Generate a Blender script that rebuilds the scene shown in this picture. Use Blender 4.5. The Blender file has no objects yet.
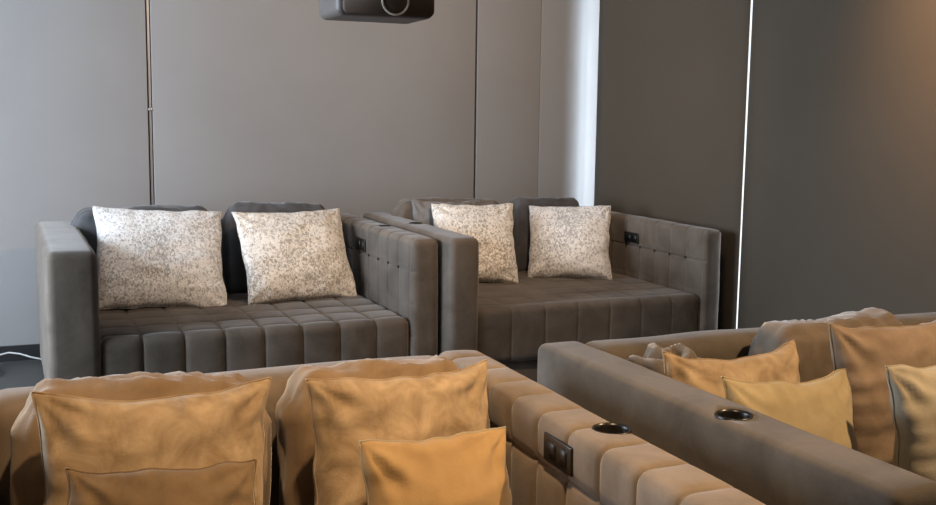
import bpy, bmesh, math, random
from mathutils import Vector, Matrix, noise
from math import sin, cos, pi, exp, radians, atan2, sqrt
S=bpy.context.scene
COL=S.collection
random.seed(4)

# ---------------------------------------------------------------- materials
def new_mat(name):
    m=bpy.data.materials.new(name); m.use_nodes=True
    nt=m.node_tree; b=nt.nodes['Principled BSDF']
    return m,nt,b
def plain(name,col,rough=.6,metal=0.0,spec=.5):
    m,nt,b=new_mat(name)
    b.inputs['Base Color'].default_value=(*col,1); b.inputs['Roughness'].default_value=rough
    b.inputs['Metallic'].default_value=metal; b.inputs['Specular IOR Level'].default_value=spec
    return m
def fabric(name,c1,c2,scale=5.0,sheen=.35,bump=.15,fine=260.0,rough=.85,stc=None,detail=6,lo=.35,hi=.68):
    """napped cloth: two tones in soft blotches, fine pile bump, sheen"""
    m,nt,b=new_mat(name); N=nt.nodes; L=nt.links
    tc=N.new('ShaderNodeTexCoord')
    n=N.new('ShaderNodeTexNoise'); n.inputs['Scale'].default_value=scale; n.inputs['Detail'].default_value=detail
    n.inputs['Roughness'].default_value=.62; n.inputs['Distortion'].default_value=.6
    r=N.new('ShaderNodeValToRGB'); r.color_ramp.elements[0].position=lo; r.color_ramp.elements[1].position=hi
    r.color_ramp.elements[0].color=(*c1,1); r.color_ramp.elements[1].color=(*c2,1)
    f=N.new('ShaderNodeTexNoise'); f.inputs['Scale'].default_value=fine; f.inputs['Detail'].default_value=2
    bp=N.new('ShaderNodeBump'); bp.inputs['Strength'].default_value=bump; bp.inputs['Distance'].default_value=.004
    L.new(tc.outputs['Object'],n.inputs['Vector']); L.new(tc.outputs['Object'],f.inputs['Vector'])
    L.new(n.outputs['Fac'],r.inputs['Fac']); L.new(r.outputs['Color'],b.inputs['Base Color'])
    L.new(f.outputs['Fac'],bp.inputs['Height']); L.new(bp.outputs['Normal'],b.inputs['Normal'])
    b.inputs['Roughness'].default_value=rough; b.inputs['Specular IOR Level'].default_value=.2
    b.inputs['Sheen Weight'].default_value=sheen; b.inputs['Sheen Roughness'].default_value=.45
    if stc: b.inputs['Sheen Tint'].default_value=(*stc,1)
    return m
def crushed(name,c1,c2,metal=.12,seed=0):
    """crushed silver velvet with shimmering flecks"""
    m,nt,b=new_mat(name); N=nt.nodes; L=nt.links
    tc=N.new('ShaderNodeTexCoord')
    mp=N.new('ShaderNodeMapping'); mp.inputs['Location'].default_value=(seed,seed*2.1,0); mp.inputs['Scale'].default_value=(1,1,.75)
    L.new(tc.outputs['Object'],mp.inputs['Vector'])
    n=N.new('ShaderNodeTexNoise'); n.inputs['Scale'].default_value=75; n.inputs['Detail'].default_value=3; n.inputs['Roughness'].default_value=.7; n.inputs['Distortion'].default_value=.9
    big=N.new('ShaderNodeTexNoise'); big.inputs['Scale'].default_value=4.5; big.inputs['Detail'].default_value=3
    mx=N.new('ShaderNodeMath'); mx.operation='MULTIPLY_ADD'; mx.inputs[1].default_value=.22
    L.new(mp.outputs['Vector'],n.inputs['Vector']); L.new(mp.outputs['Vector'],big.inputs['Vector'])
    L.new(big.outputs['Fac'],mx.inputs[0]); 
    sc=N.new('ShaderNodeMath'); sc.operation='MULTIPLY'; sc.inputs[1].default_value=.78
    L.new(n.outputs['Fac'],sc.inputs[0]); L.new(sc.outputs[0],mx.inputs[2])
    r=N.new('ShaderNodeValToRGB'); r.color_ramp.elements[0].position=.41; r.color_ramp.elements[1].position=.53
    r.color_ramp.elements[0].color=(*c1,1); r.color_ramp.elements[1].color=(*c2,1)
    L.new(mx.outputs[0],r.inputs['Fac']); L.new(r.outputs['Color'],b.inputs['Base Color'])
    bp=N.new('ShaderNodeBump'); bp.inputs['Strength'].default_value=.55; bp.inputs['Distance'].default_value=.012
    L.new(n.outputs['Fac'],bp.inputs['Height']); L.new(bp.outputs['Normal'],b.inputs['Normal'])
    b.inputs['Roughness'].default_value=.40; b.inputs['Metallic'].default_value=metal
    b.inputs['Sheen Weight'].default_value=.6
    return m
def wallmat(name,c,var=.03):
    d=tuple(v*(1-var) for v in c); e=tuple(v*(1+var) for v in c)
    return fabric(name,d,e,scale=1.3,sheen=0,bump=.05,fine=420,rough=.9,detail=3)
M={}
M['taupe']=fabric('taupe_velvet',(.165,.130,.098),(.265,.215,.168),scale=6,sheen=.30)
M['taupe_dark']=fabric('grey_taupe_velvet',(.074,.062,.050),(.132,.112,.090),scale=6,sheen=.28)
M['taupe_back']=fabric('dark_taupe_velvet',(.094,.077,.062),(.165,.138,.115),scale=5,sheen=.30)
M['grey_cushion']=fabric('charcoal_velvet',(.060,.061,.066),(.105,.105,.112),scale=6,sheen=.3)
M['lgrey_cushion']=fabric('grey_velvet',(.16,.16,.165),(.26,.26,.27),scale=9,sheen=.3)
M['gold']=fabric('golden_velvet',(.24,.165,.09),(.54,.415,.27),scale=13,sheen=.35,lo=.3,hi=.7)
M['gold2']=fabric('mustard_velvet',(.38,.245,.11),(.48,.325,.155),scale=6,sheen=.35)
M['brown']=fabric('brown_velvet',(.20,.145,.10),(.31,.235,.17),scale=8,sheen=.35)
M['khaki']=fabric('khaki_velvet',(.34,.275,.155),(.46,.38,.23),scale=8,sheen=.35)
M['khaki2']=fabric('pale_khaki_velvet',(.35,.31,.23),(.47,.42,.32),scale=8,sheen=.35)
M['cush']=fabric('tan_velvet',(.20,.135,.075),(.31,.22,.135),scale=7,sheen=.4)
M['cush2']=fabric('beige_velvet',(.25,.19,.13),(.38,.30,.22),scale=7,sheen=.4)
M['dbrown']=fabric('dark_brown_velvet',(.105,.08,.058),(.18,.14,.105),scale=7,sheen=.65)
M['obrown']=fabric('olive_brown_velvet',(.15,.10,.055),(.25,.175,.10),scale=8,sheen=.3)
M['silver']=crushed('silver_crushed_velvet',(.42,.42,.43),(1.0,1.0,1.0),seed=0)
M['champ']=crushed('champagne_crushed_velvet',(.38,.34,.29),(1.0,.96,.90),seed=3)
M['wall']=wallmat('grey_wall_cloth',(.29,.285,.285))
M['wallcore']=plain('dark_gap',(.03,.03,.032),.9)
M['blind']=wallmat('dark_blind_cloth',(.086,.070,.053))
M['ceil']=plain('ceiling_paint',(.30,.28,.26),.9)
M['sidewall']=plain('side_wall_paint',(.22,.20,.18),.9)
M['base']=plain('baseboard_dark',(.018,.018,.02),.45)
M['black']=plain('black_plastic',(.012,.011,.011),.35)
M['blackm']=plain('black_gloss',(.008,.008,.008),.42)
M['alu']=plain('aluminium',(.62,.62,.63),.35,.8)
M['whitecable']=plain('grey_cable',(.5,.5,.5),.5)
M['projside']=plain('projector_shell',(.10,.088,.084),.5)
M['projfront']=plain('projector_front',(.085,.055,.040),.6)
M['ring']=plain('pale_ring',(.78,.72,.62),.4)
M['cup']=plain('cup_black',(.010,.009,.008),.3)
def floor_mat():
    m,nt,b=new_mat('floor_tile'); N=nt.nodes; L=nt.links
    tc=N.new('ShaderNodeTexCoord'); br=N.new('ShaderNodeTexBrick'); br.offset=0
    br.inputs['Scale'].default_value=1; br.inputs['Brick Width'].default_value=.8; br.inputs['Row Height'].default_value=.8
    br.inputs['Mortar Size'].default_value=.003
    br.inputs['Color1'].default_value=(.06,.061,.058,1); br.inputs['Color2'].default_value=(.065,.066,.063,1); br.inputs['Mortar'].default_value=(.05,.05,.05,1)
    L.new(tc.outputs['Object'],br.inputs['Vector']); L.new(br.outputs['Color'],b.inputs['Base Color'])
    b.inputs['Roughness'].default_value=.5
    return m
M['floor']=floor_mat()
def glass_mat():
    m,nt,b=new_mat('window_glass'); N=nt.nodes; L=nt.links
    t=N.new('ShaderNodeBsdfTransparent'); g=N.new('ShaderNodeBsdfGlossy'); g.inputs['Roughness'].default_value=.03
    mx=N.new('ShaderNodeMixShader'); mx.inputs[0].default_value=.06
    L.new(t.outputs[0],mx.inputs[1]); L.new(g.outputs[0],mx.inputs[2]); L.new(mx.outputs[0],N['Material Output'].inputs['Surface'])
    return m
M['glass']=glass_mat()

# ---------------------------------------------------------------- helpers
def link(name,verts,faces,mat,parent=None,smooth=True):
    me=bpy.data.meshes.new(name); me.from_pydata([tuple(v) for v in verts],[],faces)
    if smooth:
        me.polygons.foreach_set('use_smooth',[True]*len(me.polygons))
    me.materials.append(mat); me.update()
    o=bpy.data.objects.new(name,me); COL.objects.link(o)
    if parent: o.parent=parent
    return o
def tag(o,label,cat,group=None):
    o['label']=label; o['category']=cat
    if group: o['group']=group
    return o
def struct(o):
    o['kind']='structure'; return o
def empty(name,loc,rz=0):
    o=bpy.data.objects.new(name,None); COL.objects.link(o); o.location=loc; o.rotation_euler=(0,0,rz)
    o.empty_display_size=.1
    return o
def boxes(bl):
    V=[];F=[]
    for x0,x1,y0,y1,z0,z1 in bl:
        n=len(V)
        V+=[(x0,y0,z0),(x1,y0,z0),(x1,y1,z0),(x0,y1,z0),(x0,y0,z1),(x1,y0,z1),(x1,y1,z1),(x0,y1,z1)]
        F+=[tuple(n+i for i in f) for f in ((0,3,2,1),(4,5,6,7),(0,1,5,4),(1,2,6,5),(2,3,7,6),(3,0,4,7))]
    return V,F
def box(name,b,mat,parent=None):
    V,F=boxes([b] if not isinstance(b,list) else b)
    return link(name,V,F,mat,parent,False)
def coords(a,b,res,r,extra=()):
    L=b-a; n=max(2,int(math.ceil((L-2*r)/res)))
    c=[a+r*i/3 for i in range(3)]+[a+r+(L-2*r)*i/n for i in range(n+1)]+[b-r+r*i/3 for i in range(1,4)]
    c+=[e for e in extra if a+r*.4<e<b-r*.4]
    c.sort(); o=[c[0]]
    for v in c[1:]:
        if v-o[-1]>.0012: o.append(v)
    if c[-1]-o[-1]>1e-6: o[-1]=c[-1]
    return o
def lines(y0,cell,a,b):
    L=[];k=math.floor((a-y0)/cell)
    while y0+k*cell<b+cell:
        L+=[y0+k*cell+e for e in (-.009,-.0045,0,.0045,.009)]; k+=1
    return L
def softbox(b,r,res,disp=None,ex=((),(),())):
    """rounded box as welded grids; disp(pos,normal)->offset vector"""
    x0,x1,y0,y1,z0,z1=b
    cs=[coords(x0,x1,res,r,ex[0]),coords(y0,y1,res,r,ex[1]),coords(z0,z1,res,r,ex[2])]
    lo=Vector((x0+r,y0+r,z0+r)); hi=Vector((x1-r,y1-r,z1-r))
    V=[];F=[];idx={}
    def vert(p):
        k=(round(p[0],5),round(p[1],5),round(p[2],5))
        if k in idx: return idx[k]
        p=Vector(p); q=Vector([min(max(p[i],lo[i]),hi[i]) for i in range(3)])
        n=(p-q).normalized(); pos=q+n*r
        if disp: pos=pos+disp(pos,n)
        idx[k]=len(V); V.append(pos); return idx[k]
    for ax in range(3):
        u=(ax+1)%3; v=(ax+2)%3
        for side in (0,1):
            cst=(b[ax*2],b[ax*2+1])[side]
            for i in range(len(cs[u])-1):
                for j in range(len(cs[v])-1):
                    q=[]
                    for a,c in ((i,j),(i+1,j),(i+1,j+1),(i,j+1)):
                        p=[0,0,0]; p[ax]=cst; p[u]=cs[u][a]; p[v]=cs[v][c]; q.append(vert(p))
                    F.append(tuple(q) if side else tuple(q[::-1]))
    return V,F
def sm(a,b,x):
    t=min(max((x-a)/(b-a),0),1); return t*t*(3-2*t)
def groove(d,s=.0055):
    return exp(-(d/s)**2)
def fdist(f,c):
    f=f-math.floor(f); return min(f,1-f)*c
def puff(f,e=3.0):
    return 1-abs(2*(f-math.floor(f))-1)**e
def nz(p,s,seed=0):
    return noise.noise(Vector((p[0]*s+seed*7.3,p[1]*s-seed*3.1,p[2]*s+seed*1.7)))
def tube(pts,r,closed=False,n=6):
    V=[];F=[];m=len(pts)
    for i,p in enumerate(pts):
        a=pts[(i-1)%m] if (closed or i>0) else p; c=pts[(i+1)%m] if (closed or i<m-1) else p
        t=(Vector(c)-Vector(a)).normalized()
        s=t.cross(Vector((.13,.21,.97))); 
        if s.length<1e-4: s=t.cross(Vector((1,0,0)))
        s.normalize(); w=t.cross(s)
        for k in range(n):
            V.append(Vector(p)+s*r*cos(2*pi*k/n)+w*r*sin(2*pi*k/n))
    for i in range(m if closed else m-1):
        j=(i+1)%m
        for k in range(n):
            F.append((i*n+k,i*n+(k+1)%n,j*n+(k+1)%n,j*n+k))
    return V,F
def lathe(prof,n=32,c=(0,0,0),cap0=True):
    V=[];F=[]
    for r,z in prof:
        for k in range(n): V.append((c[0]+r*cos(2*pi*k/n),c[1]+r*sin(2*pi*k/n),c[2]+z))
    for i in range(len(prof)-1):
        for k in range(n):
            F.append((i*n+k,i*n+(k+1)%n,(i+1)*n+(k+1)%n,(i+1)*n+k))
    if cap0: F.append(tuple(range(n))[::-1])
    F.append(tuple((len(prof)-1)*n+k for k in range(n)))
    return V,F

# ---------------------------------------------------------------- sofas
def wob(p,seed,amp=.004,s=5):
    return amp*nz(p,s,seed)
def arm_disp(side,xin,xout,top,cy,zrow,y0,seed,amp,quilt):
    gd=.006 if amp>.008 else .0035
    flat=2.6 if amp<.008 else 4.5
    """side=+1: inner face looks toward -x (arm on the right), -1: inner face looks toward +x"""
    def d(p,n):
        off=wob(p,seed,.0035,4)
        if quilt:
            inner=-n.x*side
            wgt=max(sm(.15,.8,inner),sm(.2,.9,n.z)*sm(0,.55,(xout-p.x)/(xout-xin)))
            if wgt>0:
                v=p.z if inner>.5 else p.z+abs(p.x-xin)*.9
                fu=(p.y-y0)/cy
                fv=(v-zrow)/(.30 if v>zrow else .17)
                h=sqrt(max(0,puff(fu,flat)*puff(fv,flat+1)))
                off+=wgt*(amp*(h-.6)-gd*max(groove(fdist(fu,cy)),groove(p.z-zrow) if inner>.5 else 0))
        return n*off
    return d
def plane_hole(arm,cx,cy,top,rad):
    V,F=lathe([(rad,-.085),(rad,.05)],40,(cx,cy,top))
    cut=link('cutter',V,F,M['cup'],None,False)
    cut.parent=arm.parent
    bpy.context.view_layer.update()
    md=arm.modifiers.new('b','BOOLEAN'); md.object=cut; md.operation='DIFFERENCE'; md.solver='EXACT'
    dg=bpy.context.evaluated_depsgraph_get()
    me=bpy.data.meshes.new_from_object(arm.evaluated_get(dg))
    arm.modifiers.clear(); arm.data=me
    bpy.data.objects.remove(cut)
def cup_holder(root,arm,cx,cy,top,rad=.036):
    plane_hole(arm,cx,cy,top,rad+.001)
    V,F=lathe([(rad+.004,-.006),(rad+.0045,.001),(rad+.003,.003),(rad,.0025),(rad-.002,-.004),(rad-.005,-.078),(.004,-.080)],40,(cx,cy,top),False)
    link('cup_holder',V,F,M['cup'],root)
def panel(root,x,side,y0,y1,z0,z1):
    """wired control plate set in an arm's inner face; faces -x when side=+1"""
    t=.004
    b=(x-t,x+.004,y0,y1,z0,z1) if side>0 else (x-.004,x+t,y0,y1,z0,z1)
    V,F=softbox(b,.0035,.03)
    o=link('control_panel',V,F,M['black'],root)
    w=(y1-y0); h=z1-z0
    xa=(x-t-.002,x-t+.001) if side>0 else (x+t-.001,x+t+.002)
    for k in range(2):
        a=y0+w*(.14+.40*k)
        V,F=softbox((xa[0],xa[1],a,a+w*.32,z0+h*.2,z1-h*.2),.001,.03)
        link('switch',V,F,M['blackm'],o)
def sofa(loc,W,D,wl,wr,seat_z,mat,label,rz=0,h=.86,back_t=.17,cell=.165,zrow=.69,amp=.006,yq=0,seed=1,
         seat_cell=.19,seat_amp=.012,quiltL=True,cupL=None,cupR=None,panR=None,panL=None,buttons=True,res=.016,ra=.045):
    root=empty('sofa',(*loc,0),rz)
    tag(root,label,'sofa','cinema sofas')
    # plinth and feet
    V,F=softbox((.03,W-.03,.06,D-.04,.05,.20),.01,.2); link('base',V,F,mat,root)
    for fx in (.10,W-.10):
        for fy in (.14,D-.12):
            V,F=lathe([(.022,0),(.026,.012),(.032,.055)],16,(fx,fy,0)); link('foot',V,F,M['black'],root)
    # back
    def bd(p,n): return n*wob(p,seed+5,.008,3.2)
    V,F=softbox((wl-.02,W-wr+.02,D-back_t,D,.16,h),.05,.04,bd); link('backrest',V,F,mat,root)
    # seat
    sx0,sx1=wl-.004,W-wr+.004
    ncell=max(1,round((sx1-sx0)/seat_cell)); cw=(sx1-sx0)/ncell
    def sd(p,n):
        off=wob(p,seed+9,.004,4)
        wg=max(sm(.1,.8,n.z),sm(.1,.8,-n.y))
        fu=(p.x-sx0)/cw
        v=(p.y-.02) if n.z>.5 else 0
        fv=(v-.10)/cw+1
        if n.z<=.5: ph=puff(fu,2.6)**.5; gr_=groove(fdist(fu,cw))
        else: ph=sqrt(max(0,puff(fu,2.6)*puff(fv,2.6))); gr_=max(groove(fdist(fu,cw)),groove(fdist(fv,cw)))
        return n*(off+wg*seat_amp*(ph-.6-.5*gr_))
    V,F=softbox((sx0,sx1,.02,D-back_t+.01,.19,seat_z),.04,res*1.3,sd,(lines(sx0,cw,sx0,sx1),lines(.12,cw,0,D),())); link('seat',V,F,mat,root)
    # arms
    y0=yq
    for side,(xi,xo),quilt in ((-1,(wl,0),quiltL),(1,(W-wr,W),True)):
        V,F=softbox((min(xi,xo),max(xi,xo),0,D,.06,h),ra,res if quilt else .05,
                    arm_disp(side,xi,xo,h,cell,zrow,y0,seed+side,amp,quilt),
                    ((),lines(y0,cell,0,D),lines(zrow,.17,.06,h)) if quilt else ((),(),()))
        a=link('arm',V,F,mat,root)
        if buttons and quilt:
            k=0
            nb=int((D-back_t-yq)/cell)
            for k in range(1,nb+1):
                yy=y0+k*cell
                if yy>D-back_t-.05: continue
                bx=xi+(amp*.5)*side
                VV,FF=lathe([(.001,-.004),(.006,-.003),(.0085,0),(.006,.004),(.001,.005)],12)
                R=Matrix.Rotation(-side*pi/2,4,'Y')
                VV=[R@Vector(v)+Vector((bx-side*.002,yy,zrow)) for v in VV]
                link('tuft_button',VV,FF,M['wallcore'] if mat is M['taupe_back'] else mat,a)
        c=cupL if side<0 else cupR
        if c: cup_holder(root,a,c[0],c[1],h+.001)
    if panR: panel(root,W-wr-.004,1,*panR)
    if panL: panel(root,wl+.004,-1,*panL)
    return root

sofa((.04,5.0),1.905,1.50,.225,.155,.445,M['taupe_back'],'dark taupe two-seat sofa at back left against the grey wall',
     rz=radians(1.3),yq=.05,seed=1,quiltL=False,seat_amp=.013,cupR=(1.83,.66),panR=(.755,.925,.70,.775),ra=.04)
sofa((1.958,4.93),1.672,1.57,.165,.125,.495,M['taupe_back'],'dark taupe two-seat sofa at back right beside the dark blinds',
     h=.87,yq=.03,seed=2,quiltL=False,seat_amp=.0045,cupL=(.09,.78),panR=(.70,.87,.71,.775),ra=.035)
sofa((-.255,1.30),1.362,1.27,.155,.13,.46,M['taupe'],'taupe sofa in front left holding the golden brown pillows',
     cell=.132,zrow=.752,amp=.010,yq=.125,seed=3,cupR=(1.317,.484),cupL=(.05,.484),panR=(.483,.605,.772,.832),panL=(.483,.605,.772,.832),buttons=False,back_t=.15,res=.018,ra=.028)
sofa((1.318,1.29),1.98,1.30,.14,.14,.46,M['taupe_dark'],'taupe sofa in front right with plain left arm and khaki pillows',rz=radians(1.5),
     cell=.132,zrow=.752,amp=.012,yq=.08,seed=4,quiltL=False,cupL=(.054,.492),cupR=(1.91,.492),buttons=False,back_t=.15,res=.03,ra=.026)

# ---------------------------------------------------------------- pillows
P={
 'fc1':((-0.05, 2.31, 0.923),(0.478, 2.32, 0.898),0.46,4),
 'fc2':((0.495, 2.31, 0.899),(0.96, 2.31, 0.913),0.46,4),
 'fp1':((-0.007, 2.13, 0.952),(0.445, 2.14, 0.932),0.46,8),
 'fp2':((0.512, 2.08, 0.943),(0.966, 2.19, 0.915),0.46,8),
 'fs1':((0.037, 1.95, 0.843),(0.381, 1.96, 0.825),0.46,12),
 'fs2':((0.576, 1.91, 0.852),(0.92, 1.98, 0.827),0.46,12),
 's1':((0.302, 6.05, 0.978),(0.995, 6.05, 0.941),0.44,31),
 's2':((1.04, 5.98, 0.935),(1.692, 6.06, 0.938),0.44,29),
 's3':((2.267, 6.05, 0.957),(2.763, 5.92, 0.958),0.49,29),
 's4':((2.952, 6.08, 0.929),(3.412, 5.83, 0.94),0.49,28),
 'c1':((0.19, 6.21, 0.956),(0.976, 6.21, 0.957),0.43,4),
 'c2':((1.022, 6.21, 0.962),(1.671, 6.21, 0.962),0.43,4),
 'c3':((2.074, 6.21, 0.973),(2.827, 6.21, 0.96),0.46,4),
 'c4':((2.862, 6.21, 0.966),(3.394, 6.21, 0.944),0.46,4),
 'c5':((2.165, 6.13, 0.972),(2.643, 6.16, 0.961),0.46,14),
 'rc1':((1.866, 2.36, 0.915),(2.396, 2.38, 0.929),0.46,4),
 'rp1':((1.443, 2.18, 0.907),(1.912, 2.25, 0.891),0.46,10),
 'rp2':((1.478, 1.98, 0.886),(1.913, 2.05, 0.856),0.46,12),
 'rp3':((1.946, 2.16, 0.945),(2.431, 2.2, 0.929),0.46,10),
 'rc2':((2.429, 2.38, 0.869),(3.206, 2.4, 0.906),0.46,4),
 'rp5':((1.89, 1.9, 0.897),(2.396, 1.95, 0.878),0.46,12),
}

def frame(key):
    tl,tr,bz,t=P[key]; tl=Vector(tl);tr=Vector(tr)
    X=(tr-tl); w=X.length; X.normalize()
    nh=X.cross(Vector((0,0,1))).normalized()
    Zp=(Vector((0,0,1))-X*X.z).normalized(); t=radians(t)
    up=(Zp*cos(t)-nh*sin(t)).normalized()
    Yl=up.cross(X)
    mid=(tl+tr)/2
    h=(mid.z-bz)/up.z
    o=mid-up*h
    m=Matrix(((X.x,Yl.x,up.x,o.x),(X.y,Yl.y,up.y,o.y),(X.z,Yl.z,up.z,o.z),(0,0,0,1)))
    return m,w,h
def pillow(key,mat,label,t=.15,pinch=.06,seed=0,wr=.006,name='throw_pillow',cat='pillow',group='scatter pillows',pipe=None,sag=.02,n=44,topdip=.0,expo=.42,droop=.0):
    m,w,h=frame(key)
    V=[];F=[];ring=[]
    def pos(i,j,s):
        u=-1+2*i/n; v=-1+2*j/n
        u=sin(u*pi/2)*.55+u*.45; v=sin(v*pi/2)*.55+v*.45
        x=w/2*(u*(1-pinch*(1-v*v)*abs(u)**1.5))
        z=h/2*(v*(1-pinch*(1-u*u)*abs(v)**1.5))
        # soft sag of the top edge, wavy outline
        z-=topdip*h*(1-u*u)*max(0,v)**2
        x+=.010*nz((u*2,v*2,seed),1.6,seed)*abs(u)
        z+=.010*nz((u*2,v*2,seed+3),1.7,seed)*abs(v)
        e=max(0,(1-u*u)*(1-v*v))**expo
        th=t/2*e*(1+.16*nz((u,v,s),1.4,seed))
        th*=1+.22*(-v)                       # filling settles to the bottom
        # folds running in from the corners
        k=0
        for cu in (-1,1):
            for cv in (-1,1):
                dx=(u-cu)*w/2; dz=(v-cv)*h/2; r=sqrt(dx*dx+dz*dz); a=atan2(dz,dx)
                k+=sin(a*9+seed*1.7+cu*2+cv)*exp(-((r-.05)/.08)**2)
        k*=wr*1.0
        ed=(1-abs(v))*h/2; el=(1-abs(u))*w/2
        k+=wr*2.2*nz((u*8,s*3,seed),1.0,seed)*exp(-ed/.05)
        k+=wr*2.2*nz((v*8,s*3+9,seed),1.0,seed)*exp(-el/.05)
        rg=nz((x*.8+z*.5,z*2.6-x*.6,seed*.37+s),4.0,seed)
        k+=wr*1.1*(.5-2.0*abs(rg))
        k+=wr*.45*nz((x*.6+z*.4,z*1.6-x*.5,seed+s),16.0,seed)
        th+=k*min(1,e*1.8)
        y=-s*th if s>0 else th*.75
        y+=sag*(v*v-.3)*.5 + .012*nz((u,v,5),1.0,seed)
        return Vector((x,y,z+h/2))
    idx={}
    for s in (1,-1):
        for i in range(n+1):
            for j in range(n+1):
                edge=i in (0,n) or j in (0,n)
                if edge and s==-1: idx[(s,i,j)]=idx[(1,i,j)]; continue
                idx[(s,i,j)]=len(V); V.append(pos(i,j,s))
        for i in range(n):
            for j in range(n):
                q=(idx[(s,i,j)],idx[(s,i+1,j)],idx[(s,i+1,j+1)],idx[(s,i,j+1)])
                F.append(q if s>0 else q[::-1])
    o=link(name,V,F,mat); o.matrix_world=m
    tag(o,label,cat,group)
    b=[idx[(1,i,0)] for i in range(n)]+[idx[(1,n,j)] for j in range(n)]+[idx[(1,n-i,n)] for i in range(n)]+[idx[(1,0,n-j)] for j in range(n)]
    V2,F2=tube([V[k] for k in b],.0022,True,6)
    link('piping',V2,F2,pipe or mat,o)
    return o
def back_cushion(key,mat,label,t=.15,seed=0,wr=.008,r=.045,slump=.02,name='back_cushion',res=.014):
    """boxed cushion with a gusset: crowned faces, wrinkled top panel"""
    m,w,h=frame(key)
    def d(p,n):
        u=p.x/(w/2); v=(p.z-h/2)/(h/2)
        e=max(0,(1-u*u))**.5*max(0,(1-v*v))**.5
        o=Vector((0,0,0))
        o.y+= n.y*(.035*e-.01)
        o.z+= -slump*sm(.4,1,v)*(.5+.8*nz((u*1.2,0,0),1.2,seed)) - .035*sm(.75,1.0,abs(u))**2*sm(.3,1,v)
        o.x+= -.02*u*sm(.6,1,v)
        f=nz((p.x*2.2,p.y*4,p.z*1.2),4.0,seed)
        f=1-abs(f)*2.6
        g=nz((p.x+.7*p.z,p.y,p.z-.5*p.x),9,seed+4)
        k=.7*wr*f+wr*.45*g
        # gathered creases across the top panel
        k+=sm(.5,.95,n.z)*wr*1.3*(1-2.4*abs(nz((p.x*2.2+p.y*4,p.y*2,seed),4.2,seed)))
        # pinch along the gusset seams
        seam=exp(-((abs(p.y)-t/2+.012)/.010)**2)*sm(.2,.8,max(abs(n.z),abs(n.x)))
        return o+n*(k-.006*seam)
    V,F=softbox((-w/2,w/2,-t/2,t/2,0,h),r,res,d)
    o=link(name,V,F,mat); o.matrix_world=m
    tag(o,label,'cushion','loose back cushions')
    return o

gs='silver pillows'; gf='pillows on the front left sofa'; gr='pillows on the front right sofa'
back_cushion('c1',M['grey_cushion'],'charcoal cushion behind the leftmost silver pillow',seed=1,wr=.008)
back_cushion('c2',M['grey_cushion'],'charcoal cushion behind the silver pillow nearest the tufted arm with panel',seed=2,wr=.008)
back_cushion('c3',M['taupe_back'],'dark cushion left on back right sofa, behind grey and champagne pillows',seed=3,wr=.008)
back_cushion('c4',M['grey_cushion'],'dark cushion behind the rightmost silver pillow, below the bright corner',seed=4,wr=.008)
back_cushion('fc1',M['cush'],'tan back cushion at far left, behind the largest golden brown pillow',seed=5,wr=.009)
back_cushion('fc2',M['cush'],'tan wrinkled back cushion beside the quilted arm, behind the golden pillow',seed=6,wr=.010)
back_cushion('rc1',M['dbrown'],'dark brown back cushion rising behind golden pillow on front right sofa',seed=7,wr=.007,t=.15)
back_cushion('rc2',M['dbrown'],'dark back cushion at the right edge behind the brown pillow',seed=8,wr=.007,t=.15)
pillow('s1',M['silver'],'leftmost silver crushed velvet pillow on back left sofa',seed=1,group=gs,t=.17,wr=.007)
pillow('s2',M['champ'],'silver champagne pillow on back left sofa nearer the tufted arm',seed=2,group=gs,t=.17,wr=.008)
pillow('s3',M['champ'],'champagne silver pillow turned sideways at left of back right sofa',seed=3,group=gs,t=.16,wr=.007)
pillow('s4',M['silver'],'rightmost silver crushed velvet pillow beside arm with black panel',seed=4,group=gs,t=.17,wr=.007)
pillow('c5',M['lgrey_cushion'],'plain grey pillow peeking out behind the sideways champagne pillow',seed=5,group=gs,t=.10)
pillow('fp1',M['gold'],'largest golden brown velvet pillow at far left of front left sofa',seed=6,group=gf,t=.17,wr=.009,topdip=.03)
pillow('fp2',M['gold'],'golden velvet pillow leaning on wrinkled cushion behind the small mustard pillow',seed=7,group=gf,t=.17,wr=.009,topdip=.01)
pillow('fs1',M['obrown'],'small brown pillow in front of the largest golden brown pillow',seed=8,group=gf,t=.14,wr=.006)
pillow('fs2',M['gold2'],'small mustard pillow with pale piping beside the quilted arm',seed=9,group=gf,t=.15,wr=.007,pipe=M['khaki2'])
pillow('rp1',M['gold'],'golden yellow pillow near the crumpled cushion on front right sofa',seed=10,group=gr,t=.15,wr=.006,topdip=.05)
pillow('rp2',M['khaki'],'khaki pillow leaning over the plain arm by its cup holder',seed=11,group=gr,t=.15,wr=.005,topdip=.03)
pillow('rp3',M['brown'],'brown velvet pillow between the khaki and pale khaki pillows',seed=12,group=gr,t=.16,wr=.008,pipe=M['cush2'])
pillow('rp5',M['khaki2'],'pale khaki creased pillow at the right edge in front of brown pillow',seed=13,group=gr,t=.17,wr=.008)
# crumpled cushion stuffed into the corner
def crumple():
    def d(p,n):
        q=Vector((p.x*9,p.y*9,p.z*9))
        f=1-2.2*abs(noise.noise(q+Vector((3,1,2)))); g=1-2.2*abs(noise.noise(q*2.1+Vector((7,5,1))))
        a=atan2(p.y,p.x); r=sqrt(p.x*p.x+p.y*p.y)
        sw=sin(a*2+r*85)*sm(.3,.9,n.z)*.014
        return n*(.014*f+.010*g+sw-.006)
    V,F=softbox((-.105,.09,-.085,.085,0,.402),.05,.007,d)
    o=link('crumpled_cushion',V,F,M['dbrown']); o.location=(1.555,2.325,.46); o.rotation_euler=(0,0,.3)
    tag(o,'crumpled brown cushion bunched into the corner of the front right sofa','cushion','loose back cushions')
crumple()

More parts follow.
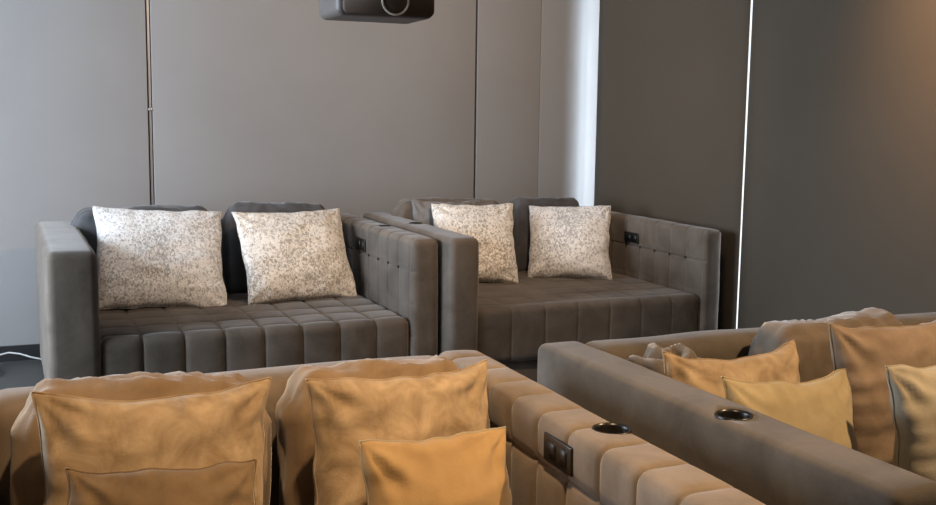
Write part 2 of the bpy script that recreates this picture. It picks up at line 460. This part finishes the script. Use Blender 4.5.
# ---------------------------------------------------------------- projector
pr=empty('projector',(1.2834,3.887,1.919),0)
tag(pr,'dark brown projector hanging at the top edge with pale lens ring','projector')
V,F=softbox((-.205,.188,.008,.30,-.060,.080),.030,.03); link('housing',V,F,M['projside'],pr)
pr_=[]
for cx_,cz_,a0 in ((.155,.047,0),(-.158,.047,90),(-.158,-.030,180),(.155,-.030,270)):
    for k in range(9):
        a_=radians(a0+k*90/8); pr_.append((cx_+.025*cos(a_),cz_+.025*sin(a_)))
n_=len(pr_); V=[(x_,0.0,z_) for x_,z_ in pr_]+[(x_,.04,z_) for x_,z_ in pr_]
F=[tuple(range(n_))[::-1]]+[(i,(i+1)%n_,n_+(i+1)%n_,n_+i) for i in range(n_)]
F=[f[::-1] for f in F]
fr=link('front_panel',V,F,M['projfront'],pr)
R=Matrix.Rotation(pi/2,4,'X')
V,F=tube([(.020+.052*cos(2*pi*k/48),-.004,.0+.052*sin(2*pi*k/48)) for k in range(48)],.0042,True,8); link('lens_ring',V,F,M['ring'],pr)
V,F=lathe([(.047,0),(.046,.004),(.02,.008),(.001,.009)],40); V=[R@Vector(v)+Vector((.020,-.001,0)) for v in V]; link('lens',V,F,M['projfront'],pr)
V,F=lathe([(.018,.06),(.018,1.05)],20,(0,.15,0)); link('ceiling_pole',V,F,M['projside'],pr)
V,F=lathe([(.07,1.045),(.07,1.081)],28,(0,.15,0)); link('mount_plate',V,F,M['projside'],pr)

# ---------------------------------------------------------------- room
H=3.0; XL=-2.6; YF=-2.6; YB=6.78; XR=3.95
struct(box('floor',(XL-.15,XR+.15,YF-.15,YB+.15,-.1,0),M['floor']))
struct(box('ceiling',(XL-.15,XR+.15,YF-.15,YB+.15,H,H+.1),M['ceil']))
wb=struct(box('wall_back',(XL-.15,XR+.15,YB,YB+.15,0,H),M['wallcore']))
for a,b in ((XL,.672),(.700,2.843),(2.857,3.340),(3.3415,XR+.02)):
    V,F=softbox((a,b,6.74,6.785,.0,H-.002),.004,.5); link('wall_panel',V,F,M['wall'],wb)
V,F=boxes([(.680,.693,6.748,6.78,0,H-.002)]); s=link('panel_strip',V,F,M['alu'],wb,False); s['label']='pale metal strip in the panel gap'
V,F=softbox((.675,.697,6.735,6.765,1.50,1.515),.003,.05); link('strip_clip',V,F,M['alu'],wb)
struct(box('baseboard_back',(XL,XR-.2,6.722,6.741,0,.092),M['base']))
# right wall: window opening behind blinds
YW0,YW1,ZW0,ZW1=.6,6.50,.12,2.75
struct(box('wall_right',[(XR,XR+.15,YF,YB,0,ZW0),(XR,XR+.15,YF,YB,ZW1,H),(XR,XR+.15,YF,YW0,ZW0,ZW1),(XR,XR+.15,YW1,YB,ZW0,ZW1)],M['sidewall']))
w1=struct(box('window_1',[(XR+.03,XR+.08,YW0,YW0+.05,ZW0,ZW1),(XR+.03,XR+.08,3.0,3.06,ZW0,ZW1),(XR+.03,XR+.08,YW0,YW1,ZW0,ZW0+.05),(XR+.03,XR+.08,YW0,YW1,ZW1-.05,ZW1)],M['alu']))
box('pane',(XR+.05,XR+.056,YW0,YW1,ZW0,ZW1),M['glass'],w1)
def blind(y0,y1,label):
    o=empty('roller_blind',(3.735,(y0+y1)/2,0)); hw=(y1-y0)/2
    def d(p,n): return Vector((.004*sin(p.y*2.3)*0+.0025*nz((0,p.y,p.z*.3),2.0,1),0,0))
    V,F=softbox((-.002,.003,-hw,hw,.03,2.90),.001,.12,d); link('shade_cloth',V,F,M['blind'],o)
    V,F=lathe([(.022,-hw),(.022,hw)],20); Rr=Matrix.Rotation(-pi/2,4,'X'); V=[Rr@Vector(v)+Vector((.03,0,2.93)) for v in V]; link('roller_tube',V,F,M['alu'],o)
    V,F=softbox((-.008,.009,-hw,hw,.012,.04),.004,.3); link('bottom_bar',V,F,M['alu'],o)
    tag(o,label,'blind','roller blinds on the right wall')
blind(4.921,6.62,'dark roller blind between the bright corner and the thin light slit')
blind(1.00,4.904,'dark roller blind right of the thin light slit, above front right sofa')
# left and front wall, outside the frame
struct(box('wall_left',[(XL-.15,XL,YF,YB,0,.5),(XL-.15,XL,YF,YB,2.6,H),(XL-.15,XL,YF,3.3,.5,2.6),(XL-.15,XL,6.2,YB,.5,2.6)],M['sidewall']))
w2=struct(box('window_2',[(XL-.10,XL-.05,3.3,3.35,.5,2.6),(XL-.10,XL-.05,6.15,6.2,.5,2.6),(XL-.10,XL-.05,4.72,4.78,.5,2.6),(XL-.10,XL-.05,3.3,6.2,.5,.55),(XL-.10,XL-.05,3.3,6.2,2.55,2.6)],M['alu']))
box('pane',(XL-.08,XL-.074,3.3,6.2,.5,2.6),M['glass'],w2)
struct(box('wall_front',(XL-.15,XR+.15,YF-.15,YF,0,H),M['sidewall']))

# cable by the back-left sofa
pts=[]
ctrl=[(-.26,6.60,.045),(-.22,6.60,.068),(-.16,6.60,.080),(-.10,6.58,.072),(-.04,6.56,.052),(.03,6.55,.034),(.10,6.56,.02)]
for i in range(len(ctrl)-1):
    for k in range(5):
        t=k/5; pts.append(Vector(ctrl[i]).lerp(Vector(ctrl[i+1]),t*t*(3-2*t)*.4+t*.6))
loop=[Vector((-.265+.05*cos(a),6.40+.09*sin(a),.006+.012*(1+sin(a*.5)))) for a in [i*.35 for i in range(40)]]
V,F=tube(loop+pts,.005,False,8)
tag(link('power_cable',V,F,M['whitecable']),'thin grey cable lying coiled on the floor by the back left sofa','cable')

# ---------------------------------------------------------------- lights
def area(name,loc,rot,sx,sy,e,col):
    l=bpy.data.lights.new(name,'AREA'); l.shape='RECTANGLE'; l.size=sx; l.size_y=sy; l.energy=e; l.color=col
    o=bpy.data.objects.new(name,l); COL.objects.link(o); o.location=loc; o.rotation_euler=rot; return o
def spot(name,loc,tgt,e,col,ang=80,blend=.8,rad=.05):
    l=bpy.data.lights.new(name,'SPOT'); l.energy=e; l.color=col; l.spot_size=radians(ang); l.spot_blend=blend; l.shadow_soft_size=rad
    o=bpy.data.objects.new(name,l); COL.objects.link(o); o.location=loc
    o.rotation_euler=(Vector(tgt)-Vector(loc)).to_track_quat('-Z','Y').to_euler(); return o
WARM=(1.0,.66,.36); 
# daylight outside the windows
area('daylight_left',(XL-.2,4.75,1.55),(0,radians(-90),0),2.0,2.8,375,(.76,.87,1.0))
area('daylight_corner',(XR+.16,6.20,1.45),(0,radians(90),0),2.6,.55,95,(.70,.85,1.0))
area('daylight_slit',(XR+.16,4.65,1.45),(0,radians(90),0),2.6,.80,170,(.85,.93,1.0))
# warm ceiling spots over the front row and by the right blind, plus a back fill
spot('ceiling_spot',(.45,1.0,2.95),(.40,1.9,.7),200,WARM,66)
spot('ceiling_spot',(2.8,1.2,2.95),(2.0,1.9,.7),310,WARM,75)
spot('ceiling_spot',(2.1,3.5,2.95),(2.2,6.6,1.3),215,(1.0,.70,.45),95)  # added warm fill for the back wall and back sofas
spot('ceiling_spot',(2.75,2.7,2.95),(3.74,3.0,2.3),430,(1.0,.60,.30),75)
w=bpy.data.worlds.new('world'); S.world=w; w.use_nodes=True
w.node_tree.nodes['Background'].inputs['Color'].default_value=(.86,.93,1,1)
w.node_tree.nodes['Background'].inputs['Strength'].default_value=1.6

# ---------------------------------------------------------------- camera
E=1.48; yaw=radians(22.6); pitch=radians(7.3); roll=radians(.75)
Fv=Vector((sin(yaw)*cos(pitch),cos(yaw)*cos(pitch),-sin(pitch)))
R0=Vector((cos(yaw),-sin(yaw),0)); U0=R0.cross(Fv)
Rv=R0*cos(roll)+U0*sin(roll); Uv=Rv.cross(Fv)
cd=bpy.data.cameras.new('camera'); cam=bpy.data.objects.new('camera',cd); COL.objects.link(cam)
cam.matrix_world=Matrix(((Rv.x,Uv.x,-Fv.x,0),(Rv.y,Uv.y,-Fv.y,0),(Rv.z,Uv.z,-Fv.z,E),(0,0,0,1)))
cd.sensor_fit='HORIZONTAL'; cd.sensor_width=36; cd.lens=1050/936*36
S.camera=cam
S.view_settings.view_transform='Standard'; S.view_settings.look='None'; S.view_settings.gamma=1; S.view_settings.use_curve_mapping=False
S.view_settings.exposure=0.0
